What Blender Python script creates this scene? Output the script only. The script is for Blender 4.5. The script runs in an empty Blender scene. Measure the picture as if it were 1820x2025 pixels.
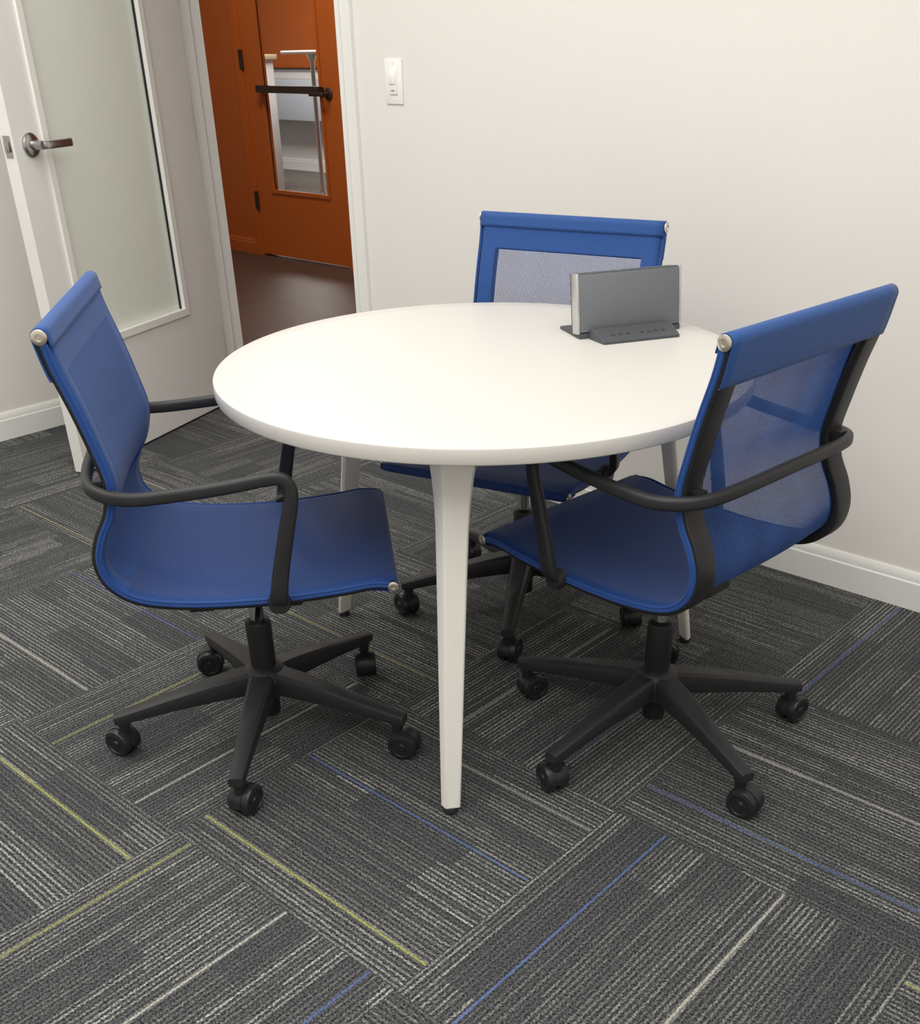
import bpy, bmesh, random
from math import *
from mathutils import Vector, Matrix
random.seed(4)
S=bpy.context.scene
COL=S.collection
# ------------------------------------------------------------------ helpers
def lin(r,g,b):
    f=lambda c:(c/255/12.92) if c/255<=.04045 else ((c/255+.055)/1.055)**2.4
    return (f(r),f(g),f(b),1)
class NT:
    def __init__(s,mat): s.t=mat.node_tree; s.n=s.t.nodes; s.l=s.t.links
    def put(s,sock,v):
        if hasattr(v,'is_output') : s.l.new(v,sock)
        elif v is not None:
            try: sock.default_value=v
            except Exception: sock.default_value=tuple(v)[:3]
    def m(s,op,a,b=None,c=None):
        n=s.n.new('ShaderNodeMath'); n.operation=op
        s.put(n.inputs[0],a)
        if b is not None: s.put(n.inputs[1],b)
        if c is not None: s.put(n.inputs[2],c)
        return n.outputs[0]
    def mix(s,f,a,b):
        n=s.n.new('ShaderNodeMix'); n.data_type='RGBA'
        s.put(n.inputs['Factor'],f); s.put(n.inputs[6],a); s.put(n.inputs[7],b); return n.outputs[2]
    def mixf(s,f,a,b):
        n=s.n.new('ShaderNodeMix'); n.data_type='FLOAT'
        s.put(n.inputs[0],f); s.put(n.inputs[2],a); s.put(n.inputs[3],b); return n.outputs[0]
    def vec(s,x,y,z=0.0):
        n=s.n.new('ShaderNodeCombineXYZ'); s.put(n.inputs[0],x);s.put(n.inputs[1],y);s.put(n.inputs[2],z); return n.outputs[0]
    def noise(s,vec,scale,detail=2,rough=.5):
        n=s.n.new('ShaderNodeTexNoise'); s.put(n.inputs['Scale'],scale); s.put(n.inputs['Detail'],detail); s.put(n.inputs['Roughness'],rough)
        if vec is not None: s.l.new(vec,n.inputs['Vector'])
        return n.outputs['Fac']
    def white(s,vec):
        n=s.n.new('ShaderNodeTexWhiteNoise'); n.noise_dimensions='3D'; s.l.new(vec,n.inputs['Vector']); return n.outputs['Value']
    def rng(s,v,a,b,c=0,d=1):
        n=s.n.new('ShaderNodeMapRange'); s.l.new(v,n.inputs[0]); n.inputs[1].default_value=a;n.inputs[2].default_value=b;n.inputs[3].default_value=c;n.inputs[4].default_value=d; return n.outputs[0]
    def bump(s,h,st,d):
        n=s.n.new('ShaderNodeBump'); n.inputs['Strength'].default_value=st; n.inputs['Distance'].default_value=d; s.l.new(h,n.inputs['Height']); return n.outputs[0]
def mat(name,col,rough=.5,metal=0,noise_amt=.04,nscale=40,bump=0,bscale=200,bdist=.0005,trans=0,ior=1.45,spec=.5,coat=0):
    m=bpy.data.materials.new(name); m.use_nodes=True; t=NT(m); b=t.n['Principled BSDF']
    tc=t.n.new('ShaderNodeTexCoord').outputs['Object']
    nz=t.noise(tc,nscale,3)
    c2=tuple(min(1,c*(1-noise_amt*2)) for c in col[:3])+(1,); c1=tuple(min(1,c*(1+noise_amt)) for c in col[:3])+(1,)
    t.l.new(t.mix(nz,c2,c1),b.inputs['Base Color'])
    b.inputs['Roughness'].default_value=rough; b.inputs['Metallic'].default_value=metal
    b.inputs['IOR'].default_value=ior; b.inputs['Transmission Weight'].default_value=trans
    b.inputs['Specular IOR Level'].default_value=spec; b.inputs['Coat Weight'].default_value=coat
    if bump: t.l.new(t.bump(t.noise(tc,bscale,3),bump,bdist),b.inputs['Normal'])
    return m
def new_obj(name,me,parent=None,m=None,loc=None,rot=None,smooth=None):
    o=bpy.data.objects.new(name,me); COL.objects.link(o)
    if parent: o.parent=parent
    if m is not None: me.materials.append(m)
    if loc: o.location=loc
    if rot: o.rotation_euler=rot
    if smooth is not None and me:
        for p in me.polygons: p.use_smooth=True
        me.set_sharp_from_angle(angle=radians(smooth))
    return o
def bm_box(bm,lo,hi,mi=0):
    vs=[bm.verts.new((x,y,z)) for z in (lo[2],hi[2]) for y in (lo[1],hi[1]) for x in (lo[0],hi[0])]
    F=[(0,2,3,1),(4,5,7,6),(0,1,5,4),(2,6,7,3),(0,4,6,2),(1,3,7,5)]
    fs=[bm.faces.new([vs[i] for i in f]) for f in F]
    for f in fs: f.material_index=mi
    return vs
def boxes(name,L,parent=None,m=None,bev=0,**k):
    bm=bmesh.new()
    for lo,hi in L: bm_box(bm,lo,hi)
    if bev: bmesh.ops.bevel(bm,geom=bm.edges[:],offset=bev,segments=2,affect='EDGES',profile=.5)
    me=bpy.data.meshes.new(name); bm.to_mesh(me); bm.free()
    return new_obj(name,me,parent,m,smooth=(40 if bev else None),**k)
def bm_lathe(bm,prof,n=32,M=None):
    rings=[]
    for r,z in prof:
        if r<1e-6: rings.append([bm.verts.new((0,0,z))])
        else: rings.append([bm.verts.new((r*cos(2*pi*i/n),r*sin(2*pi*i/n),z)) for i in range(n)])
    for a,b in zip(rings,rings[1:]):
        for i in range(n):
            j=(i+1)%n
            if len(a)==1 and len(b)==1: continue
            if len(a)==1: bm.faces.new((a[0],b[i],b[j]))
            elif len(b)==1: bm.faces.new((a[i],a[j],b[0]))
            else: bm.faces.new((a[i],a[j],b[j],b[i]))
    vs=[v for r in rings for v in r]
    if M is not None: bmesh.ops.transform(bm,matrix=M,verts=vs)
    return vs
def bm_loft(bm,secs,cap=True,closed=False):
    R=[[bm.verts.new(p) for p in s] for s in secs]
    n=len(R[0]); rng=range(len(R)) if closed else range(len(R)-1)
    for k in rng:
        a,b=R[k],R[(k+1)%len(R)]
        for i in range(n):
            j=(i+1)%n; bm.faces.new((a[i],a[j],b[j],b[i]))
    if cap and not closed:
        bm.faces.new(R[0][::-1]); bm.faces.new(R[-1])
    return R
def finish(name,bm,parent=None,m=None,smooth=40,**k):
    bmesh.ops.recalc_face_normals(bm,faces=bm.faces[:])
    me=bpy.data.meshes.new(name); bm.to_mesh(me); bm.free()
    return new_obj(name,me,parent,m,smooth=smooth,**k)
def catmull(P,n=8):
    P=[Vector(p) for p in P]; out=[]
    Q=[P[0]*2-P[1]]+P+[P[-1]*2-P[-2]]
    for i in range(1,len(Q)-2):
        a,b,c,d=Q[i-1:i+3]
        for k in range(n):
            t=k/n
            out.append(.5*((2*b)+(c-a)*t+(2*a-5*b+4*c-d)*t*t+(3*b-a-3*c+d)*t**3))
    out.append(P[-1]); return out
def rrect(w,h,c,n=3):
    pts=[]
    for sx,sy,a0 in ((1,1,0),(-1,1,90),(-1,-1,180),(1,-1,270)):
        for k in range(n+1):
            a=radians(a0+90*k/n); pts.append((sx*(w/2-c)+c*cos(a),sy*(h/2-c)+c*sin(a)))
    return pts
def bm_sweep(bm,path,sec,up=Vector((0,0,1)),scale=None):
    secs=[];N=len(path)
    for i,p in enumerate(path):
        t=(path[min(i+1,N-1)]-path[max(i-1,0)]).normalized()
        side=t.cross(up)
        if side.length<1e-4: side=Vector((0,1,0))
        side.normalize(); nn=side.cross(t).normalized()
        s=scale(i/(N-1)) if scale else (1,1)
        secs.append([p+side*a*s[0]+nn*b*s[1] for a,b in sec])
    return bm_loft(bm,secs)
def thing(o,label,cat,group=None):
    o["label"]=label;o["category"]=cat
    if group:o["group"]=group
def struct(o): o["kind"]="structure"; return o
def empty(name,loc,rz=0):
    o=bpy.data.objects.new(name,None); COL.objects.link(o); o.location=loc; o.rotation_euler=(0,0,rz); o.empty_display_size=.1; return o
# ------------------------------------------------------------------ materials
M_wall=mat('painted_wall',lin(234,230,225),.7,bump=.12,bscale=350,bdist=.0005,noise_amt=.008,nscale=3)
M_ceil=mat('ceiling_paint',lin(240,239,236),.8)
M_trim=mat('trim_paint',lin(238,237,233),.35,noise_amt=.008,nscale=8)
M_door=mat('door_paint',lin(235,234,230),.35,noise_amt=.01,nscale=6)
M_frost=mat('frosted_glass',lin(233,237,226),.25,noise_amt=.01,nscale=3,spec=.5)
M_gasket=mat('black_gasket',lin(30,32,38),.5)
M_steel=mat('satin_steel',lin(180,178,176),.28,metal=1,nscale=90)
M_dark=mat('dark_bronze',lin(72,62,54),.4,metal=.5)
M_orange=mat('orange_paint',lin(184,94,34),.45,noise_amt=.03,nscale=6)
M_brown=mat('hall_floor_wood',lin(86,70,60),.45,noise_amt=.2,nscale=9)
M_grey=mat('far_carpet',lin(120,118,112),.9,noise_amt=.3,nscale=20)
M_glass=mat('clear_glass',(1,1,1,1),.02,trans=1,ior=1.05,noise_amt=0)
M_top=mat('white_laminate',lin(209,206,200),.42,noise_amt=.012,nscale=700,bump=.12,bscale=900,bdist=.0003,spec=.4)
M_leg=mat('white_powder_coat',lin(238,236,229),.38,noise_amt=.01)
M_black=mat('black_plastic',lin(40,40,42),.5,bump=.25,bscale=900,bdist=.0003,noise_amt=.08)
M_blackm=mat('black_frame_coat',lin(31,31,33),.45,bump=.1,bscale=700)
M_wheel=mat('caster_rubber',lin(36,36,39),.35)
M_chrome=mat('chrome',lin(200,200,200),.15,metal=1)
M_bolt=mat('bolt_steel',lin(215,208,196),.3,metal=.9)
M_plastic_w=mat('white_switch_plastic',lin(246,245,240),.3,noise_amt=.005)
def fabric(name,ca,cb,bump=.5):
    m=bpy.data.materials.new(name);m.use_nodes=True;t=NT(m);b=t.n['Principled BSDF']
    uv=t.n.new('ShaderNodeUVMap').outputs[0]; sp=t.n.new('ShaderNodeSeparateXYZ'); t.l.new(uv,sp.inputs[0])
    u,v=sp.outputs[0],sp.outputs[1]
    N=1/.0032
    fu=t.m('FRACT',t.m('MULTIPLY',u,N)); fv=t.m('FRACT',t.m('MULTIPLY',v,N))
    w=t.m('ABSOLUTE',t.m('SUBTRACT',fu,.5)); w2=t.m('ABSOLUTE',t.m('SUBTRACT',fv,.5))
    f=t.m('ADD',w,w2)
    t.l.new(t.mix(f,ca,cb),b.inputs['Base Color']); b.inputs['Roughness'].default_value=.62
    b.inputs['Specular IOR Level'].default_value=.3
    b.inputs['Sheen Weight'].default_value=.1
    t.l.new(t.bump(f,bump,.0008),b.inputs['Normal'])
    return m
M_fab=fabric('blue_mesh_fabric',lin(24,58,118),lin(42,88,156))
M_fabs=fabric('blue_seat_fabric',lin(16,46,98),lin(30,71,138))
M_hem=fabric('blue_hem_fabric',lin(26,60,118),lin(46,92,160))
# carpet ---------------------------------------------------------------
def carpet():
    m=bpy.data.materials.new('carpet_tiles');m.use_nodes=True;t=NT(m);b=t.n['Principled BSDF']
    tc=t.n.new('ShaderNodeTexCoord').outputs['Object']; sp=t.n.new('ShaderNodeSeparateXYZ'); t.l.new(tc,sp.inputs[0])
    x,y=sp.outputs[0],sp.outputs[1]
    fx=t.m('DIVIDE',t.m('SUBTRACT',x,1.29),.6); fy=t.m('DIVIDE',t.m('ADD',y,1.79),.6)
    i=t.m('FLOOR',fx); j=t.m('FLOOR',fy)
    a=t.m('SUBTRACT',fx,i); c=t.m('SUBTRACT',fy,j)
    par=t.m('FLOORED_MODULO',t.m('ADD',i,j),2.0)
    u=t.mixf(par,a,c); v=t.mixf(par,c,a)
    tid=t.m('ADD',t.m('MULTIPLY',i,7.13),t.m('MULTIPLY',j,13.7))
    blk=t.m('FLOOR',t.m('ADD',t.m('MULTIPLY',v,7.0),t.white(t.vec(tid,3.0,1.0))))
    r1=t.white(t.vec(blk,tid,5.0))
    seg=t.m('FLOOR',t.m('ADD',t.m('MULTIPLY',u,2.2),t.m('MULTIPLY',r1,2.0)))
    v1=t.white(t.vec(seg,blk,tid))
    NS=60.0
    sN=t.m('MULTIPLY',v,NS); si=t.m('FLOOR',sN); sf=t.m('SUBTRACT',sN,si)
    seg2=t.m('FLOOR',t.m('ADD',t.m('MULTIPLY',u,1.6),t.m('MULTIPLY',t.white(t.vec(si,tid,8.0)),3.0)))
    v2=t.white(t.vec(si,tid,seg2))
    beads=t.noise(tc,260,1,.5)
    sk=t.rng(beads,.40,.60)
    fine=t.rng(t.noise(tc,620,1,.5),.35,.65)
    sk2=t.m('ADD',t.m('MULTIPLY',sk,.65),t.m('MULTIPLY',fine,.35))
    wob=t.m('MULTIPLY',t.m('SUBTRACT',t.noise(tc,170,1),.5),.6)
    pulse=t.rng(t.m('SUBTRACT',1.0,t.m('MULTIPLY',t.m('ABSOLUTE',t.m('SUBTRACT',t.m('ADD',sf,wob),.5)),3.2)),0,.7)
    inten=t.m('MULTIPLY',t.m('ADD',t.m('MULTIPLY',v1,.62),.11),t.m('ADD',t.m('MULTIPLY',v2,1.15),.13))
    base=t.mix(sk2,lin(15,16,19),lin(89,91,93))
    light=t.mix(sk2,lin(66,67,66),lin(214,213,203))
    base=t.mix(t.m('MULTIPLY',pulse,.22),base,lin(96,98,99))
    col=t.mix(t.m('MINIMUM',t.m('MULTIPLY',pulse,inten),1.0),base,light)
    BL=lin(96,116,168);YE=lin(172,174,104);WH=lin(198,196,186)
    AC=[('A',-1.72,1.29,1.89,YE,1),('A',-1.455,1.29,1.89,BL,1),('A',-1.89,.69,1.29,YE,1),('B',1.34,-2.39,-1.79,YE,.8),
        ('B',1.62,-2.39,-1.79,WH,.9),('B',1.83,-2.39,-1.79,BL,.9),('B',2.005,-1.79,-1.19,BL,1),('B',2.25,-1.79,-1.19,WH,.9),
        ('A',-1.08,1.89,2.49,BL,.8),('A',-.85,1.89,2.49,WH,.8),('B',1.96,-.59,.01,BL,.8),('B',1.72,-1.19,-.59,BL,.5),('B',1.45,-1.19,-.59,WH,.5),
        ('B',.83,-1.79,-1.19,YE,.6),('B',1.15,-1.79,-1.19,WH,.8),('A',-1.305,.09,.69,BL,.7),('A',-1.62,.09,.69,WH,.8),('A',-1.145,-.51,.09,YE,.5),
        ('A',-1.06,.69,1.29,YE,.5),('A',-1.25,2.49,3.09,YE,1),('A',-1.27,1.55,1.89,WH,.6),
        ('A',-.75,-.51,.09,WH,.5)]
    for ty,pos,f0,f1,cc,st in AC:
        p,q=(y,x) if ty=='A' else (x,y)
        d=t.m('ABSOLUTE',t.m('SUBTRACT',t.m('ADD',p,t.m('MULTIPLY',wob,.005)),pos)); k=t.m('LESS_THAN',d,.0026)
        e=t.m('LESS_THAN',t.m('ABSOLUTE',t.m('SUBTRACT',q,(f0+f1)/2)),(f1-f0)/2)
        k=t.m('MULTIPLY',t.m('MULTIPLY',k,e),t.m('ADD',t.m('MULTIPLY',sk2,.65*st),.35*st))
        col=t.mix(k,col,cc)
    t.l.new(col,b.inputs['Base Color']); b.inputs['Roughness'].default_value=.95; b.inputs['Specular IOR Level'].default_value=.12
    hgt=t.m('ADD',t.m('MULTIPLY',pulse,.3),sk2)
    t.l.new(t.bump(hgt,.5,.003),b.inputs['Normal'])
    return m
M_carpet=carpet()
# ------------------------------------------------------------------ room shell
H=2.7;XL=-1.2;XR=4.1;YB=-4.2;OX0=-.965;OX1=-.06;OH=2.13;WT=.13
struct(boxes('floor',[((XL,YB,-.05),(XR,0.0,0))],m=M_carpet))
struct(boxes('ceiling',[((XL,YB,H),(XR,WT,H+.05))],m=M_ceil))
struct(boxes('wall_back',[((XL-.1,0,0),(OX0,WT,H)),((OX1,0,0),(XR,WT,H)),((OX0,0,OH),(OX1,WT,H))],m=M_wall))
struct(boxes('wall_left',[((XL-.1,YB,0),(XL,0,H))],m=M_wall))
struct(boxes('wall_right',[((XR,YB,0),(XR+.1,WT,H))],m=M_wall))
struct(boxes('wall_front',[((XL-.1,YB-.1,0),(XR+.1,YB,H))],m=M_wall))
def bb_x(name,x0,x1,yf,h=.1,sgn=-1,m=M_trim,t=.012):
    prof=[(0,0),(t,0),(t,h*.72),(t*.75,h*.76),(t*.75,h*.9),(t*.3,h),(0,h)]
    bm=bmesh.new(); bm_loft(bm,[[(x,yf+sgn*a,b) for a,b in prof] for x in (x0,x1)])
    return struct(finish(name,bm,m=m,smooth=30))
def bb_y(name,y0,y1,xf,h=.1,sgn=1,m=M_trim,t=.012):
    prof=[(0,0),(t,0),(t,h*.72),(t*.75,h*.76),(t*.75,h*.9),(t*.3,h),(0,h)]
    bm=bmesh.new(); bm_loft(bm,[[(xf+sgn*a,y,b) for a,b in prof] for y in (y0,y1)])
    return struct(finish(name,bm,m=m,smooth=30))
bb_x('baseboard_back',.001,XR,0)
bb_y('baseboard_left',YB,-.013,XL)
bb_x('baseboard_back_corner',XL,OX0-.062,0)
bm=bmesh.new()
for (a,b) in ((OX1,OX1+.06),(OX0-.06,OX0)):
    bm_box(bm,(a,-.014,0),(b,0,OH+.06)); 
    inner=(a,a+.018) if a>-.5 else (b-.018,b)
    bm_box(bm,(inner[0],-.019,0),(inner[1],-.014,OH+.06))
bm_box(bm,(OX0,-.014,OH),(OX1,0,OH+.06))
struct(finish('trim_1',bm,m=M_trim,smooth=None))
bm=bmesh.new()
for a,b,s in ((OX1-.004,OX1+.0,-1),(OX0,OX0+.004,1)):
    bm_box(bm,(a,-.014,0),(b,WT+.014,OH))
    c=(a-.012,a) if s<0 else (b,b+.012)
    bm_box(bm,(c[0],.05,0),(c[1],.09,OH))
bm_box(bm,(OX0,-.014,OH-.004),(OX1,WT+.014,OH))
struct(finish('trim_2',bm,m=M_trim,smooth=None))
bm=bmesh.new()
bm_box(bm,(OX1,WT,0),(OX1+.06,WT+.014,OH+.06));bm_box(bm,(OX0-.06,WT,0),(OX0,WT+.014,OH+.06));bm_box(bm,(OX0,WT,OH),(OX1,WT+.014,OH+.06))
struct(finish('trim_3',bm,m=M_trim,smooth=None))
o=boxes('strike_plate',[((OX1-.0065,.0,.94),(OX1-.004,.034,1.06))],m=M_steel,bev=.0006)
thing(o,'brushed steel strike plate set in the white door jamb','strike plate')
# ---- open white door
DW,DH,DT=.90,2.1,.045
ang=atan2(-.944,.331)
hx,hy=-.900,0.0
gx0,gx1,gz0,gz1=.195,DW-.125,.40,DH-.14
door=boxes('door_1',[((0,-DT,.008),(gx0,0,DH)),((gx1,-DT,.008),(DW,0,DH)),((gx0,-DT,.008),(gx1,0,gz0)),((gx0,-DT,gz1),(gx1,0,DH))],m=M_door)
door.location=(hx,hy,0); door.rotation_euler=(0,0,ang)
struct(door)
boxes('glass_panel',[((gx0,-DT*.65,gz0),(gx1,-DT*.35,gz1))],parent=door,m=M_frost)["label"]='frosted pale green glass panel'
def frame_parts(parent,x0,x1,z0,z1,w,y0,y1,m,name):
    bm=bmesh.new()
    bm_box(bm,(x0,y0,z0),(x0+w,y1,z1));bm_box(bm,(x1-w,y0,z0),(x1,y1,z1))
    bm_box(bm,(x0+w,y0,z0),(x1-w,y1,z0+w));bm_box(bm,(x0+w,y0,z1-w),(x1-w,y1,z1))
    return finish(name,bm,parent,m,smooth=None)
frame_parts(door,gx0-.004,gx1+.004,gz0-.004,gz1+.004,.024,-.014,.008,M_trim,'glazing_bead')
frame_parts(door,gx0-.004,gx1+.004,gz0-.004,gz1+.004,.024,-DT-.008,-DT+.014,M_trim,'glazing_bead')
boxes('gasket',[((gx0+.019,-.0165,gz0+.02),(gx0+.0245,-.0085,gz1-.02))],parent=door,m=M_gasket)
def lever(parent,x,z,side,dirx,m=M_steel,m2=M_dark,y0=0.0):
    bm=bmesh.new()
    M=Matrix.Translation((x,y0,z))@Matrix.Rotation(radians(-90*side),4,'X')
    bm_lathe(bm,[(0,0),(.034,0),(.034,.006),(.029,.011),(.014,.013),(.012,.05),(.0,.05)],32,M)
    path=[Vector((x,y0+side*.05,z)),Vector((x+dirx*.012,y0+side*.056,z)),Vector((x+dirx*.05,y0+side*.058,z)),Vector((x+dirx*.115,y0+side*.056,z))]
    path=catmull(path,5)
    bm_sweep(bm,path,rrect(.014,.021,.005),scale=lambda t:(1,1.0+.1*t))
    return finish('handle',bm,parent,m,smooth=40)
lever(door,DW-.068,1.025,1,-1)["label"]='satin steel lever handle'
lever(door,DW-.068,1.025,-1,-1,y0=-DT)["label"]='satin steel lever handle'
boxes('latch_plate',[((DW-.0005,-.036,.995),(DW+.0015,-.010,1.055))],parent=door,m=M_steel)
boxes('latch_bolt',[((DW+.001,-.030,1.01),(DW+.011,-.016,1.04))],parent=door,m=M_steel,bev=.002)
for z in (.25,1.05,1.85):
    bm=bmesh.new(); bm_lathe(bm,[(0,-.05),(.007,-.05),(.007,.05),(0,.05)],12,Matrix.Translation((-.012,-DT-.004,z)))
    finish('hinge',bm,door,M_steel)
# ---- light switch
sw=boxes('light_switch',[((-.036,-.005,-.059),(.036,0,.059))],m=M_plastic_w,bev=.0022); sw.location=(.165,0,1.17)
thing(sw,'white rocker light switch with cover plate on the wall','light switch')
boxes('rocker',[((-.0165,-.009,-.033),(.0165,-.004,.033))],parent=sw,m=M_plastic_w,bev=.0012)
boxes('switch_paddle',[((-.0125,-.0125,-.006),(.0125,-.008,.024))],parent=sw,m=M_plastic_w,bev=.0015)
boxes('dimmer_slot',[((-.007,-.0095,-.024),(.007,-.0088,-.022))],parent=sw,m=M_dark)
for z in (-.048,.048):
    bm=bmesh.new(); bm_lathe(bm,[(0,0),(.003,0),(.0025,.0015),(0,.0015)],12,Matrix.Translation((0,-.005,z))@Matrix.Rotation(radians(90),4,'X')); finish('screw',bm,sw,M_plastic_w)
# ------------------------------------------------------------------ hallway
HY=2.3
struct(boxes('floor_hallway',[((-6,0.0,-.05),(1.5,HY+.12,-.001))],m=M_brown))
struct(boxes('ceiling_hallway',[((-6,WT,H),(1.5,HY,H+.05))],m=M_ceil))
struct(boxes('wall_hallway_left',[((-6.1,0,0),(-6,HY,H))],m=M_wall))
struct(boxes('wall_hallway_right',[((1.5,WT,0),(1.6,HY,H))],m=M_wall))
struct(boxes('wall_hallway_near',[((-6,0,0),(XL-.1,WT,H))],m=M_wall))
ox0,ox1=-3.56,-2.66
struct(boxes('wall_hallway_back',[((-6,HY,0),(ox0,HY+.12,H)),((ox1,HY,0),(1.5,HY+.12,H)),((ox0,HY,2.12),(ox1,HY+.12,H))],m=M_orange))
bb_x('baseboard_hallway',-6,ox0-.065,HY,h=.1,m=M_orange)
bm=bmesh.new(); bm_box(bm,(ox0-.06,HY-.015,0),(ox0,HY,2.18));bm_box(bm,(ox1,HY-.015,0),(ox1+.06,HY,2.18));bm_box(bm,(ox0,HY-.015,2.12),(ox1,HY,2.18))
struct(finish('trim_4',bm,m=M_orange,smooth=None))
d2=boxes('door_2',[((0,0,.012),(.17,.045,2.1)),((.73,0,.012),(.89,.045,2.1)),((.17,0,.012),(.73,.045,.42)),((.17,0,1.95),(.73,.045,2.1))],m=M_orange)
d2.location=(ox0+.005,HY+.005,0); struct(d2)
boxes('glass_panel',[((.17,.018,.42),(.73,.026,1.95))],parent=d2,m=M_glass)
frame_parts(d2,.155,.745,.405,1.965,.022,-.008,.004,M_orange,'glazing_bead')
lever(d2,.80,.99,-1,-1,m=M_dark)["label"]='dark lever handle'
boxes('push_bar',[((.16,-.05,.99),(.76,-.02,1.03)),((.17,-.022,.995),(.20,.0,1.025)),((.73,-.022,.995),(.76,.0,1.025))],parent=d2,m=M_dark)
for z in (.35,1.17,1.9):
    boxes('hinge',[((-.014,-.022,z-.055),(.008,-.004,z+.055))],parent=d2,m=M_dark)
struct(boxes('floor_far_room',[((-10,HY+.12,-.05),(-1,6.0,-.001))],m=M_grey))
struct(boxes('ceiling_far_room',[((-10,HY+.12,H),(-1,6.0,H+.05))],m=M_ceil))
struct(boxes('wall_far_room',[((-10,6.0,0),(-1,6.1,1.0))],m=M_wall))
struct(boxes('wall_far_room_upper',[((-10,6.0,1.0),(-1,6.1,H))],m=M_orange))
struct(boxes('wall_far_room_left',[((-10.1,HY,0),(-10,6,H))],m=M_wall))
struct(boxes('wall_far_room_right',[((-1,HY+.12,0),(-.9,6,H))],m=M_wall))
bb_x('baseboard_far_room',-10,-1,6.0,h=.12)
struct(boxes('trim_5',[((-10,5.97,.985),(-1,6.0,1.0))],m=M_dark))
ft=empty('reflection_table',(-5.62,4.66,0)); thing(ft,'round white disc on a steel pedestal, modelled in place of a reflection in the door glass','table')  # made-up table, modelled solid in place of a reflection in the door glass
bm=bmesh.new(); bm_lathe(bm,[(0,1.155),(.27,1.155),(.275,1.165),(.275,1.175),(.27,1.18),(0,1.18)],40); finish('table_top',bm,ft,M_top)
bm=bmesh.new(); bm_lathe(bm,[(0,0),(.16,0),(.16,.015),(.03,.03),(.02,.06),(.02,1.1),(.06,1.155),(0,1.155)],24); finish('pedestal',bm,ft,M_steel)
wc=boxes('wall_cabinet',[((-8.2,5.75,.52),(-6.9,6.0,.90))],m=mat('cabinet_pale_blue',lin(196,203,212),.5),bev=.004)
thing(wc,'pale blue-grey cabinet mounted on the far wall','cabinet')
ct=empty('counter',(-6.77,4.44,0)); thing(ct,'white counter unit standing on the carpet','counter')
boxes('counter_body',[((-.5,-.3,0),(.5,.3,1.11))],parent=ct,m=mat('counter_white',lin(214,216,218),.5),bev=.004)
boxes('countertop',[((-.53,-.33,1.11),(.53,.33,1.15))],parent=ct,m=mat('counter_top_beige',lin(190,175,150),.4),bev=.004)
# ------------------------------------------------------------------ table
TC=(1.3735,-.9775); TR=.528; TH=.74
tb=empty('round_table',(TC[0],TC[1],0)); thing(tb,'round white laminate meeting table on three tapered white legs','table')
bm=bmesh.new()
bm_lathe(bm,[(0,TH-.029),(TR-.004,TH-.029),(TR-.001,TH-.027),(TR,TH-.024),(TR,TH-.0035),(TR-.001,TH-.0012),(TR-.0035,TH),(TR-.05,TH),(0,TH)],160)
finish('table_top',bm,tb,M_top,smooth=30)
def leg(a):
    bm=bmesh.new(); secs=[]
    K=[(.012,.505,.0195,.022),(.10,.490,.0212,.024),(.30,.456,.0250,.029),(.48,.424,.0285,.034),(.56,.409,.0305,.038),(.605,.400,.0335,.041),(.64,.393,.0375,.044),(.668,.387,.042,.048),(.69,.382,.048,.054),(.703,.380,.054,.062),(.7105,.379,.058,.066)]
    for z,r,w,d in K:
        pts=[(r+d*.55,-.50*w),(r+d*.62,-.34*w),(r+d*.22,w*.94),(r+.05*d,w),(r-.20*d,w*.86),(r-.30*d,0),(r-.20*d,-w*.86),(r-.04*d,-w),(r+d*.10,-w)]
        secs.append([(p*cos(a)-q*sin(a)+.006,p*sin(a)+q*cos(a)+.010,z) for p,q in pts])
    bm_loft(bm,secs)
    bmesh.ops.recalc_face_normals(bm,faces=bm.faces[:])
    o=finish('leg',bm,tb,M_leg,smooth=28)
    b=o.modifiers.new('b','BEVEL'); b.width=.002; b.segments=2; b.limit_method='ANGLE'; b.angle_limit=radians(25)
    bm=bmesh.new(); bm_lathe(bm,[(0,0),(.013,0),(.014,.006),(.011,.013),(0,.013)],20,Matrix.Translation((.508*cos(a)+.006,.508*sin(a)+.010,0)))
    finish('glide',bm,tb,M_black)
for a in (180.8,60.7,-58.2): leg(radians(a))
# ------------------------------------------------------------------ chair
prof=[(-.244,.906),(-.234,.855),(-.215,.79),(-.198,.72),(-.187,.66),(-.197,.61),(-.220,.566),(-.231,.522),(-.218,.478),(-.172,.445),(-.08,.429),(.05,.426),(.17,.434),(.235,.442),(.274,.438)]
PW=.2352
path2=catmull([Vector((x,0,z)) for x,z in prof],8)
def frames(path):
    N=len(path);out=[];L=0
    for i,p in enumerate(path):
        t=(path[min(i+1,N-1)]-path[max(i-1,0)]).normalized()
        nn=Vector((0,1,0)).cross(t); nn.normalize()
        if i: L+=(p-path[i-1]).length
        out.append((p,t,nn,L))
    return out
FR=frames(path2)
sgn=1 if FR[5][2].x>0 else -1
FR=[(p,t,n*sgn,L) for p,t,n,L in FR]
LT=FR[-1][3]
def at(L):
    for a,b in zip(FR,FR[1:]):
        if b[3]>=L:
            k=(L-a[3])/max(1e-9,b[3]-a[3]); return a[0].lerp(b[0],k),a[1].lerp(b[1],k).normalized(),a[2].lerp(b[2],k).normalized(),L
    return FR[-1]
def surf(F,yy):
    p,t,n,L=F; k=L/LT; y=yy/PW
    sag=.010*max(0,min(1,sin(pi*k)*1.6))
    e=max(0,(abs(y)-.93)/.07)
    return p+n*(.011-sag*(1-y*y)-.010*e*e)+Vector((0,yy-(.003*e*e if y>0 else -.003*e*e),0)), n
chair=empty('office_chair',(0,0,0))
GRP='blue mesh office chairs around the round table'
NETW=.190
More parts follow.
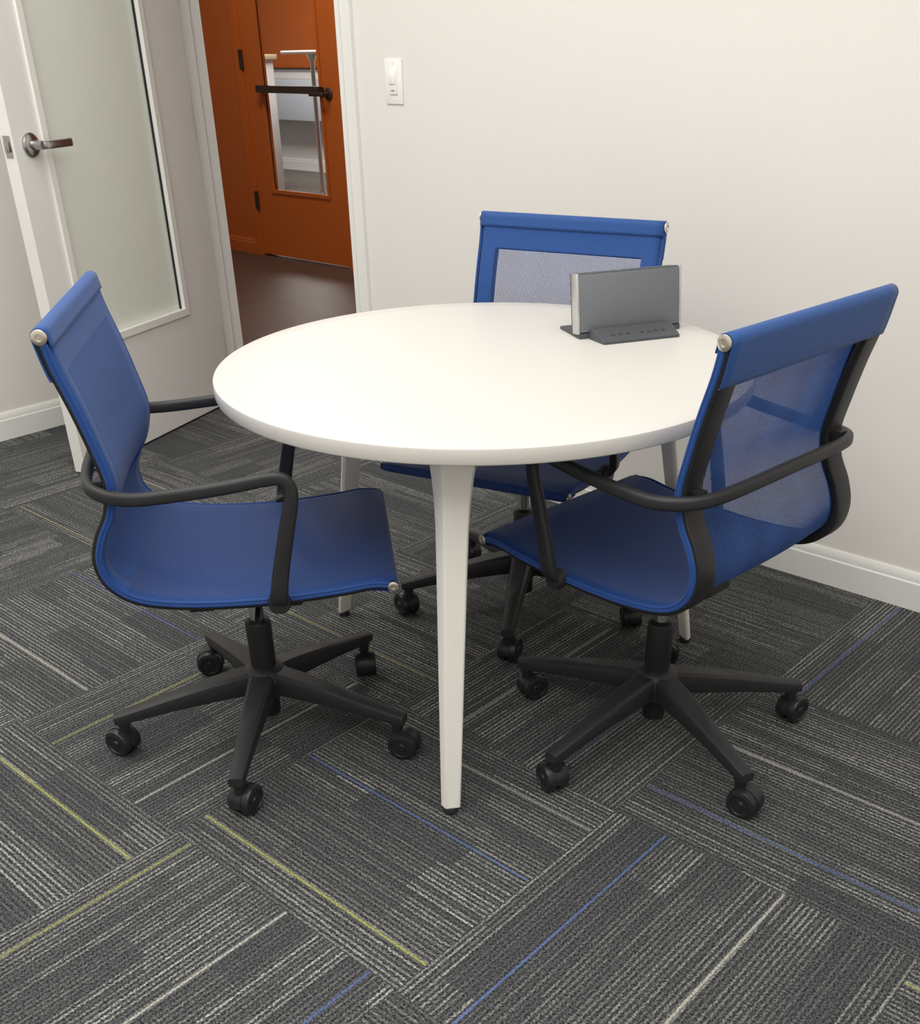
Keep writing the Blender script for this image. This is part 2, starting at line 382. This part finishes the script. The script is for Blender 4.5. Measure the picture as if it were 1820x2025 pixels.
YS=[-PW+ (PW-NETW)*k/6 for k in range(6)]+[-NETW+2*NETW*k/18 for k in range(19)]+[NETW+(PW-NETW)*k/6 for k in range(1,7)]
def sheet_mesh(name,L0,L1,net=None,wrap=False,P=.0031,wy=.00085):
    me=bpy.data.meshes.new(name); bm=bmesh.new(); uvl=bm.loops.layers.uv.new('UVMap')
    Ls=[L0+(L1-L0)*k/60 for k in range(61)]
    if net: Ls=sorted(set([L for L in Ls if abs(L-net[0])>.004 and abs(L-net[1])>.004]+[net[0],net[1]]))
    rows=[]
    for L in Ls:
        F=at(L); rows.append([(bm.verts.new(surf(F,yy)[0]),yy,L) for yy in YS])
    if wrap:
        p,t,n,L=FR[-1]
        for k in range(1,9):
            a=pi*k/8; row=[]
            for yy in YS:
                e=max(0,(abs(yy/PW)-.93)/.07); rr=.011-.003*e*e
                row.append((bm.verts.new(p+n*rr*cos(a)+t*rr*sin(a)+Vector((0,yy,0))),yy,L+.0115*a))
            rows.append(row)
        for k in range(1,6):
            q=at(LT-.008*k); rows.append([(bm.verts.new(q[0]-q[2]*.011+Vector((0,yy,0))),yy,LT+.04+.008*k) for yy in YS])
    for a,b in zip(rows,rows[1:]):
        for j in range(len(YS)-1):
            if net and a[0][2]>=net[0]-1e-6 and b[0][2]<=net[1]+1e-6 and YS[j]>=-NETW-1e-6 and YS[j+1]<=NETW+1e-6: continue
            q=[a[j],a[j+1],b[j+1],b[j]]
            f=bm.faces.new([c[0] for c in q])
            for lp,c in zip(f.loops,q): lp[uvl].uv=(c[1],c[2])
    bmesh.ops.recalc_face_normals(bm,faces=bm.faces[:])
    bmesh.ops.solidify(bm,geom=bm.faces[:],thickness=.0018)
    if net:
        dy=.00045
        nL=[net[0]-.003+(net[1]-net[0]+.006)*k/56 for k in range(57)]; FF=[at(L) for L in nL]
        k=-int(NETW/P)-1
        while k*P<=NETW+.002:
            yy=k*P; R=[]
            for F in FF:
                c,n=surf(F,yy); R.append([bm.verts.new(c+n*b+Vector((0,a,0))) for a,b in ((-wy/2,-dy),(wy/2,-dy),(wy/2,dy),(-wy/2,dy))])
            for A,B in zip(R,R[1:]):
                for i in range(4):
                    j=(i+1)%4; f=bm.faces.new((A[i],A[j],B[j],B[i]))
                    for lp in f.loops: lp[uvl].uv=(yy,.3)
            k+=1
        L=net[0]
        while L<net[1]:
            F=at(L); t=F[1]; R=[]
            for q in range(17):
                yy=-NETW-.002+(2*NETW+.004)*q/16; c,n=surf(F,yy)
                R.append([bm.verts.new(c+n*b+t*a) for a,b in ((-.0003,-.0003),(.0003,-.0003),(.0003,.0003),(-.0003,.0003))])
            for A,B in zip(R,R[1:]):
                for i in range(4):
                    j=(i+1)%4; f=bm.faces.new((A[i],A[j],B[j],B[i]))
                    for lp in f.loops: lp[uvl].uv=(0,L)
            L+=.0033
    bm.to_mesh(me); bm.free()
    return me
LS=.475
new_obj('backrest',sheet_mesh('backrest',.006,LS,net=(.068,LS-.004)),chair,M_fab,smooth=60)
dense=sheet_mesh('backrest_dense',.006,LS,net=(.068,LS-.004),P=.0017,wy=.00125)
new_obj('seat',sheet_mesh('seat',LS,LT,wrap=True),chair,M_fabs,smooth=60)
def top_hem():
    bm=bmesh.new(); uvl=bm.loops.layers.uv.new('UVMap')
    outer=[at(L) for L in (.020,.014,.008,0)]; outer=[p+n*.0118 for p,t,n,L in outer]
    pe,te,ne,_=FR[0]; d=-te
    cap=[pe+ne*.0128*cos(a)+d*.0128*sin(a) for a in [pi*k/8 for k in range(1,8)]]
    inner=[at(L) for L in (0,.01,.02,.03,.04,.05,.06,.066,.068)]; inner=[p-n*(.0128 if L<.067 else .010) for p,t,n,L in inner]
    loop=outer+cap+inner
    ys=[-PW+2*PW*k/20 for k in range(21)]
    rows=[[bm.verts.new((q.x,y,q.z)) for q in loop] for y in ys]
    acc=[0]
    for a,b in zip(loop,loop[1:]): acc.append(acc[-1]+(b-a).length)
    for r,(a,b) in enumerate(zip(rows,rows[1:])):
        for i in range(len(loop)-1):
            f=bm.faces.new((a[i],a[i+1],b[i+1],b[i]))
            for lp,(yy,vv) in zip(f.loops,((ys[r],acc[i]),(ys[r],acc[i+1]),(ys[r+1],acc[i+1]),(ys[r+1],acc[i]))): lp[uvl].uv=(yy,vv)
    bmesh.ops.recalc_face_normals(bm,faces=bm.faces[:])
    o=finish('back_hem',bm,chair,M_hem,smooth=60)
    s=o.modifiers.new('s','SOLIDIFY'); s.thickness=.0022; s.offset=0
top_hem()
for sy in (-1,1):
    bm=bmesh.new(); uvl=bm.loops.layers.uv.new('UVMap')
    secs=[]
    for k in range(91):
        p,t,n,L=at(.012+(LT-.016)*k/90)
        prof2=[(0,.0085),(.0028,.0075),(.0040,.0050),(.0026,.0024),(.0040,0),(.0034,-.0030),(.0005,-.0045),(-.003,-.003),(-.003,.006)]
        secs.append([p+n*b+Vector((0,sy*(PW-.001+a),0)) for a,b in prof2])
    bm_loft(bm,secs)
    finish('piping',bm,chair,M_fabs,smooth=35)
bm=bmesh.new()
for sy in (-1,1):
    secs=[]
    for p,t,n,L in FR:
        secs.append([p+Vector((0,sy*(PW-.0245),0))+Vector((0,a,0))+n*(b-.0035) for a,b in rrect(.047,.0155,.004,3)])
    bm_loft(bm,secs)
for idx,r in ((0,.0095),(len(FR)-1,.0085)):
    p=FR[idx][0]; bm_lathe(bm,[(0,-PW-.001),(r,-PW-.001),(r,PW+.001),(0,PW+.001)],20,Matrix.Translation(p)@Matrix.Rotation(radians(90),4,'X'))
def cbar(x,z,w,h):
    secs=[[(x+a,y,z+b+ (0 if abs(y)>.15 else -.006)) for a,b in rrect(w,h,.004,2)] for y in (-PW+.03,-.15,-.1,.1,.15,PW-.03)]
    bm_loft(bm,secs)
cbar(-.075,.410,.045,.018); cbar(.085,.408,.045,.018)
finish('frame',bm,chair,M_blackm,smooth=40)
bm=bmesh.new()
secs=[[(x,a,z0+b) for a,b in rrect(w,hh,hh*.25,3)] for x,w,z0,hh in ((-.13,.06,.392,.02),(-.11,.10,.384,.034),(-.03,.13,.376,.046),(.05,.13,.376,.046),(.11,.10,.384,.034),(.13,.07,.390,.02))]
bm_loft(bm,secs)
bm_sweep(bm,catmull([Vector((.02,-.05,.378)),Vector((.02,-.15,.374)),Vector((.02,-.215,.368))],4),rrect(.010,.006,.002,2))
finish('tilt_mechanism',bm,chair,M_black,smooth=40)
AY=PW+.026
half=[(.068,PW+.004,.424),(.070,AY-.002,.447),(.080,AY,.50),(.099,AY+.002,.58),(.110,AY+.003,.625),(.1105,AY+.003,.650),(.099,AY+.003,.664),(.075,AY+.003,.666),(0,AY+.004,.656),(-.09,AY+.004,.648),(-.15,AY+.001,.645),(-.195,AY-.015,.648),(-.225,AY-.05,.652),(-.238,AY-.11,.656),(-.243,.07,.659)]
full=[Vector(p) for p in half]+[Vector((-.244,0,.660))]+[Vector((p[0],-p[1],p[2])) for p in half[::-1]]
ap=catmull(full,6)
bm=bmesh.new(); secs=[];N=len(ap)
for i,p in enumerate(ap):
    t=(ap[min(i+1,N-1)]-ap[max(i-1,0)]).normalized()
    outw=Vector((p.x*0.9,p.y,0)) if p.x<-.1 else Vector((0,1 if p.y>0 else -1,0))
    outw=(outw-t*outw.dot(t)).normalized(); o2=t.cross(outw).normalized()
    k=i/(N-1); k=min(k,1-k)
    upr=max(0,1-k/.17)
    secs.append([p+outw*a+o2*b for a,b in rrect(.018,.0225+.011*upr,.0065,3)])
bm_loft(bm,secs)
for sy in (-1,1):
    bm_lathe(bm,[(0,-.012),(.018,-.012),(.021,-.006),(.021,.006),(.018,.012),(0,.012)],20,Matrix.Translation((.068,sy*(PW+.006),.426))@Matrix.Rotation(radians(90),4,'X'))
    bm_box(bm,(-.216,sy*(PW-.026)-.010,.642),(-.194,sy*(PW-.026)+.010,.664))
finish('armrest',bm,chair,M_black,smooth=45)
for idx in (0,len(FR)-1):
    for sy in (-1,1):
        p=FR[idx][0]; bm=bmesh.new()
        r=.0125 if idx==0 else .0095
        bm_lathe(bm,[(0,0),(r,0),(r,.0022),(r*.8,.0035),(r*.45,.0035),(r*.4,.002),(0,.002)],20,Matrix.Translation((p.x,sy*(PW+.001),p.z))@Matrix.Rotation(radians(-90*sy),4,'X'))
        finish('bolt',bm,chair,M_bolt)
bm=bmesh.new()
bm_lathe(bm,[(0,.262),(.0145,.262),(.0145,.345),(.022,.347),(.024,.376),(0,.376)],28)
finish('gas_lift_rod',bm,chair,M_chrome)
bm=bmesh.new()
bm_lathe(bm,[(0,.045),(.0225,.045),(.0235,.05),(.0235,.10),(.0262,.12),(.0268,.262),(.0245,.270),(.016,.274),(0,.274)],28)
finish('gas_lift_column',bm,chair,M_blackm)
RB=.302
def make_base():
    bm=bmesh.new()
    bm_lathe(bm,[(.026,.100),(.046,.102),(.050,.110),(.050,.138),(.044,.153),(.034,.162),(.0265,.165)],40)
    for k in range(5):
        a=k*2*pi/5; secs=[]
        for r,w,zt,h in ((.030,.060,.157,.050),(.07,.056,.152,.046),(.13,.050,.141,.040),(.20,.042,.126,.032),(.27,.035,.110,.026),(.298,.033,.104,.024),(.320,.029,.099,.019)):
            secs.append([(r*cos(a)-x*sin(a),r*sin(a)+x*cos(a),zt-h/2+y) for x,y in [(-w*.42,-h*.5),(w*.42,-h*.5),(w*.5,h*.05),(w*.43,h*.38),(w*.30,h*.5),(-w*.30,h*.5),(-w*.43,h*.38),(-w*.5,h*.05)]])
        bm_loft(bm,secs)
        bm_lathe(bm,[(0,.070),(.012,.070),(.0145,.076),(.0145,.090),(0,.090)],16,Matrix.Translation((RB*cos(a),RB*sin(a),0)))
    return finish('base',bm,chair,M_black,smooth=35)
base=make_base()
def caster_mesh():
    bm=bmesh.new(); R=.0305
    for sy in (-1,1):
        bm_lathe(bm,[(0,.004),(R*.93,.004),(R,.0065),(R,.019),(R*.94,.0225),(R*.70,.0245),(R*.66,.0225),(R*.3,.0225),(R*.25,.025),(0,.025)],30,Matrix.Translation((-.014,0,R))@Matrix.Rotation(radians(-90*sy),4,'X'))
    secs=[]
    for k in range(9):
        a=radians(-10+25*k); r=R*1.07
        secs.append([(-.014+rr*cos(a),y,R+rr*sin(a)) for rr,y in ((r,-.008),(r,.008),(R*.3,.008),(R*.3,-.008))])
    bm_loft(bm,secs)
    bm_lathe(bm,[(0,.044),(.010,.044),(.0115,.056),(.0115,.074),(0,.074)],16)
    bmesh.ops.recalc_face_normals(bm,faces=bm.faces[:])
    me=bpy.data.meshes.new('caster'); bm.to_mesh(me); bm.free()
    for p in me.polygons: p.use_smooth=True
    me.set_sharp_from_angle(angle=radians(40)); me.materials.append(M_wheel); return me
CM=caster_mesh()
for k in range(5):
    a=k*2*pi/5
    o=bpy.data.objects.new('caster',CM); COL.objects.link(o); o.parent=base; o.location=(RB*cos(a),RB*sin(a),0)
CH=[((1.1497,-1.4395),.8642,-2.1255,[2.4,.9,-.6,-1.7,3.0],'blue mesh office chair with black frame, pulled back from table'),
    ((1.790,-.9145),3.049,3.3615,[1.0,2.5,-.2,1.2,.4],'blue mesh office chair with see-through back, close to the table'),
    ((1.199,-.633),-1.3302,4.0211,[2.0,1.0,1.5,.2,2.2],'blue mesh office chair tucked between table and wall')]
def copytree(src,parent=None):
    c=src.copy(); COL.objects.link(c)
    if parent: c.parent=parent
    for ch in list(src.children): copytree(ch,c)
    return c
chs=[chair]+[copytree(chair) for _ in range(2)]
for c,(xy,th,ba,rots,lab) in zip(chs,CH):
    c.location=(xy[0],xy[1],0); c.rotation_euler=(0,0,th); thing(c,lab,'chair',GRP)
    for p in c.children:
        if p.name.startswith('base'):
            p.rotation_euler=(0,0,ba-th)
            for q,r in zip(sorted(p.children,key=lambda o:o.name),rots): q.rotation_euler=(0,0,r)
# the chair pulled back has a tighter weave that reads as opaque cloth
dense.materials.append(M_fab)
for p in dense.polygons: p.use_smooth=True
dense.set_sharp_from_angle(angle=radians(60))
for p in chair.children:
    if p.name.startswith('backrest'): p.data=dense
# ------------------------------------------------------------------ speaker
sp=empty('portable_speaker',(1.4835,-.629,TH),atan2(.874,.486)); thing(sp,'grey portable speaker with silver ends propped on its open dark cover','speaker')
M_grille=mat('grey_grille',lin(112,115,120),.55,noise_amt=.1,nscale=900,bump=.3,bscale=1500)
M_silver=mat('silver_trim',lin(200,200,198),.3,metal=.6)
M_sdark=mat('speaker_dark_rubber',lin(78,80,85),.55)
tilt=Matrix.Rotation(radians(-9),4,'X')
def tbox(name,lo,hi,m,bev):
    o=boxes(name,[(lo,hi)],parent=sp,m=m,bev=bev); o.data.transform(tilt); o.data.transform(Matrix.Translation((0,0,.010))); return o
tbox('speaker_body',(-.116,.004,0),(.116,.048,.119),M_sdark,.003)
tbox('grille',(-.1155,0,.003),(.1155,.006,.116),M_grille,.0015)
tbox('side_trim',(-.1215,.0005,.0),(-.1155,.030,.119),M_silver,.002)
tbox('side_trim',(.1155,.0005,.0),(.1215,.030,.119),M_silver,.002)
boxes('cover_flap',[((-.118,.0,.0),(.118,.105,.006)),((-.118,.0,.004),(.118,.05,.010))],parent=sp,m=M_sdark,bev=.0015)
bm=bmesh.new()
bm_loft(bm,[[(x+dx,-.062,0),(x+dx,-.062,.006),(x,-.012,.022),(x,-.004,.020),(x,-.004,0)] for x,dx in ((-.098,.008),(.088,-.004))])
o=finish('control_cradle',bm,sp,M_sdark,smooth=None); bv=o.modifiers.new('b','BEVEL'); bv.width=.0015; bv.segments=2
M_btn=mat('button_grey',lin(64,66,70),.5)
for k in range(8):
    if k in (3,): continue
    x=-.060+k*.0165; y=-.040; z=.0126
    o=boxes('button',[((-.0045,-.0035,-.002),(.0045,.0035,.0016))],parent=sp,m=M_btn,bev=.0006); o.location=(x,y,z); o.rotation_euler=(.31,0,0)
# ------------------------------------------------------------------ lights
def area(name,loc,sx,sy,pw,col=(1,.985,.955),rot=(0,0,0)):
    l=bpy.data.lights.new(name,'AREA'); l.shape='RECTANGLE'; l.size=sx; l.size_y=sy; l.energy=pw; l.color=col
    o=bpy.data.objects.new(name,l); COL.objects.link(o); o.location=loc; o.rotation_euler=rot
    return o
area('ceiling_light',(1.6,-2.2,2.67),3.6,2.8,88)
area('ceiling_light',(3.0,-3.0,2.66),1.2,.6,14)
area('ceiling_light',(-.2,-1.6,2.66),.6,1.2,18)
area('hall_light',(-2.2,1.3,2.66),1.5,.4,34,(1,.96,.90))
area('far_light',(-5.6,4.2,2.66),2,1,100,(1,.97,.93))
w=bpy.data.worlds.new('w'); S.world=w; w.use_nodes=True
w.node_tree.nodes['Background'].inputs[0].default_value=(.9,.93,1,1); w.node_tree.nodes['Background'].inputs[1].default_value=.25
# ------------------------------------------------------------------ camera
f,pit,rol,yaw=2093.6,.5557,-.0208,-.7404
fw=Vector((sin(yaw)*cos(pit),cos(yaw)*cos(pit),-sin(pit))); r=Vector((cos(yaw),-sin(yaw),0)); u=r.cross(fw)
r2=r*cos(rol)+u*sin(rol); u2=-r*sin(rol)+u*cos(rol)
cd=bpy.data.cameras.new('camera'); cam=bpy.data.objects.new('camera',cd); COL.objects.link(cam)
cam.matrix_world=Matrix(((r2.x,u2.x,-fw.x,2.7852),(r2.y,u2.y,-fw.y,-2.5711),(r2.z,u2.z,-fw.z,1.2928),(0,0,0,1)))
cd.sensor_fit='VERTICAL'; cd.sensor_height=36; cd.sensor_width=36*1820/2025; cd.lens=f*36/2025
cd.shift_x=-27.24/2025; cd.shift_y=351.12/2025; cd.clip_start=.05
S.camera=cam
S.view_settings.view_transform='Standard'; S.view_settings.look='None'; S.view_settings.exposure=0
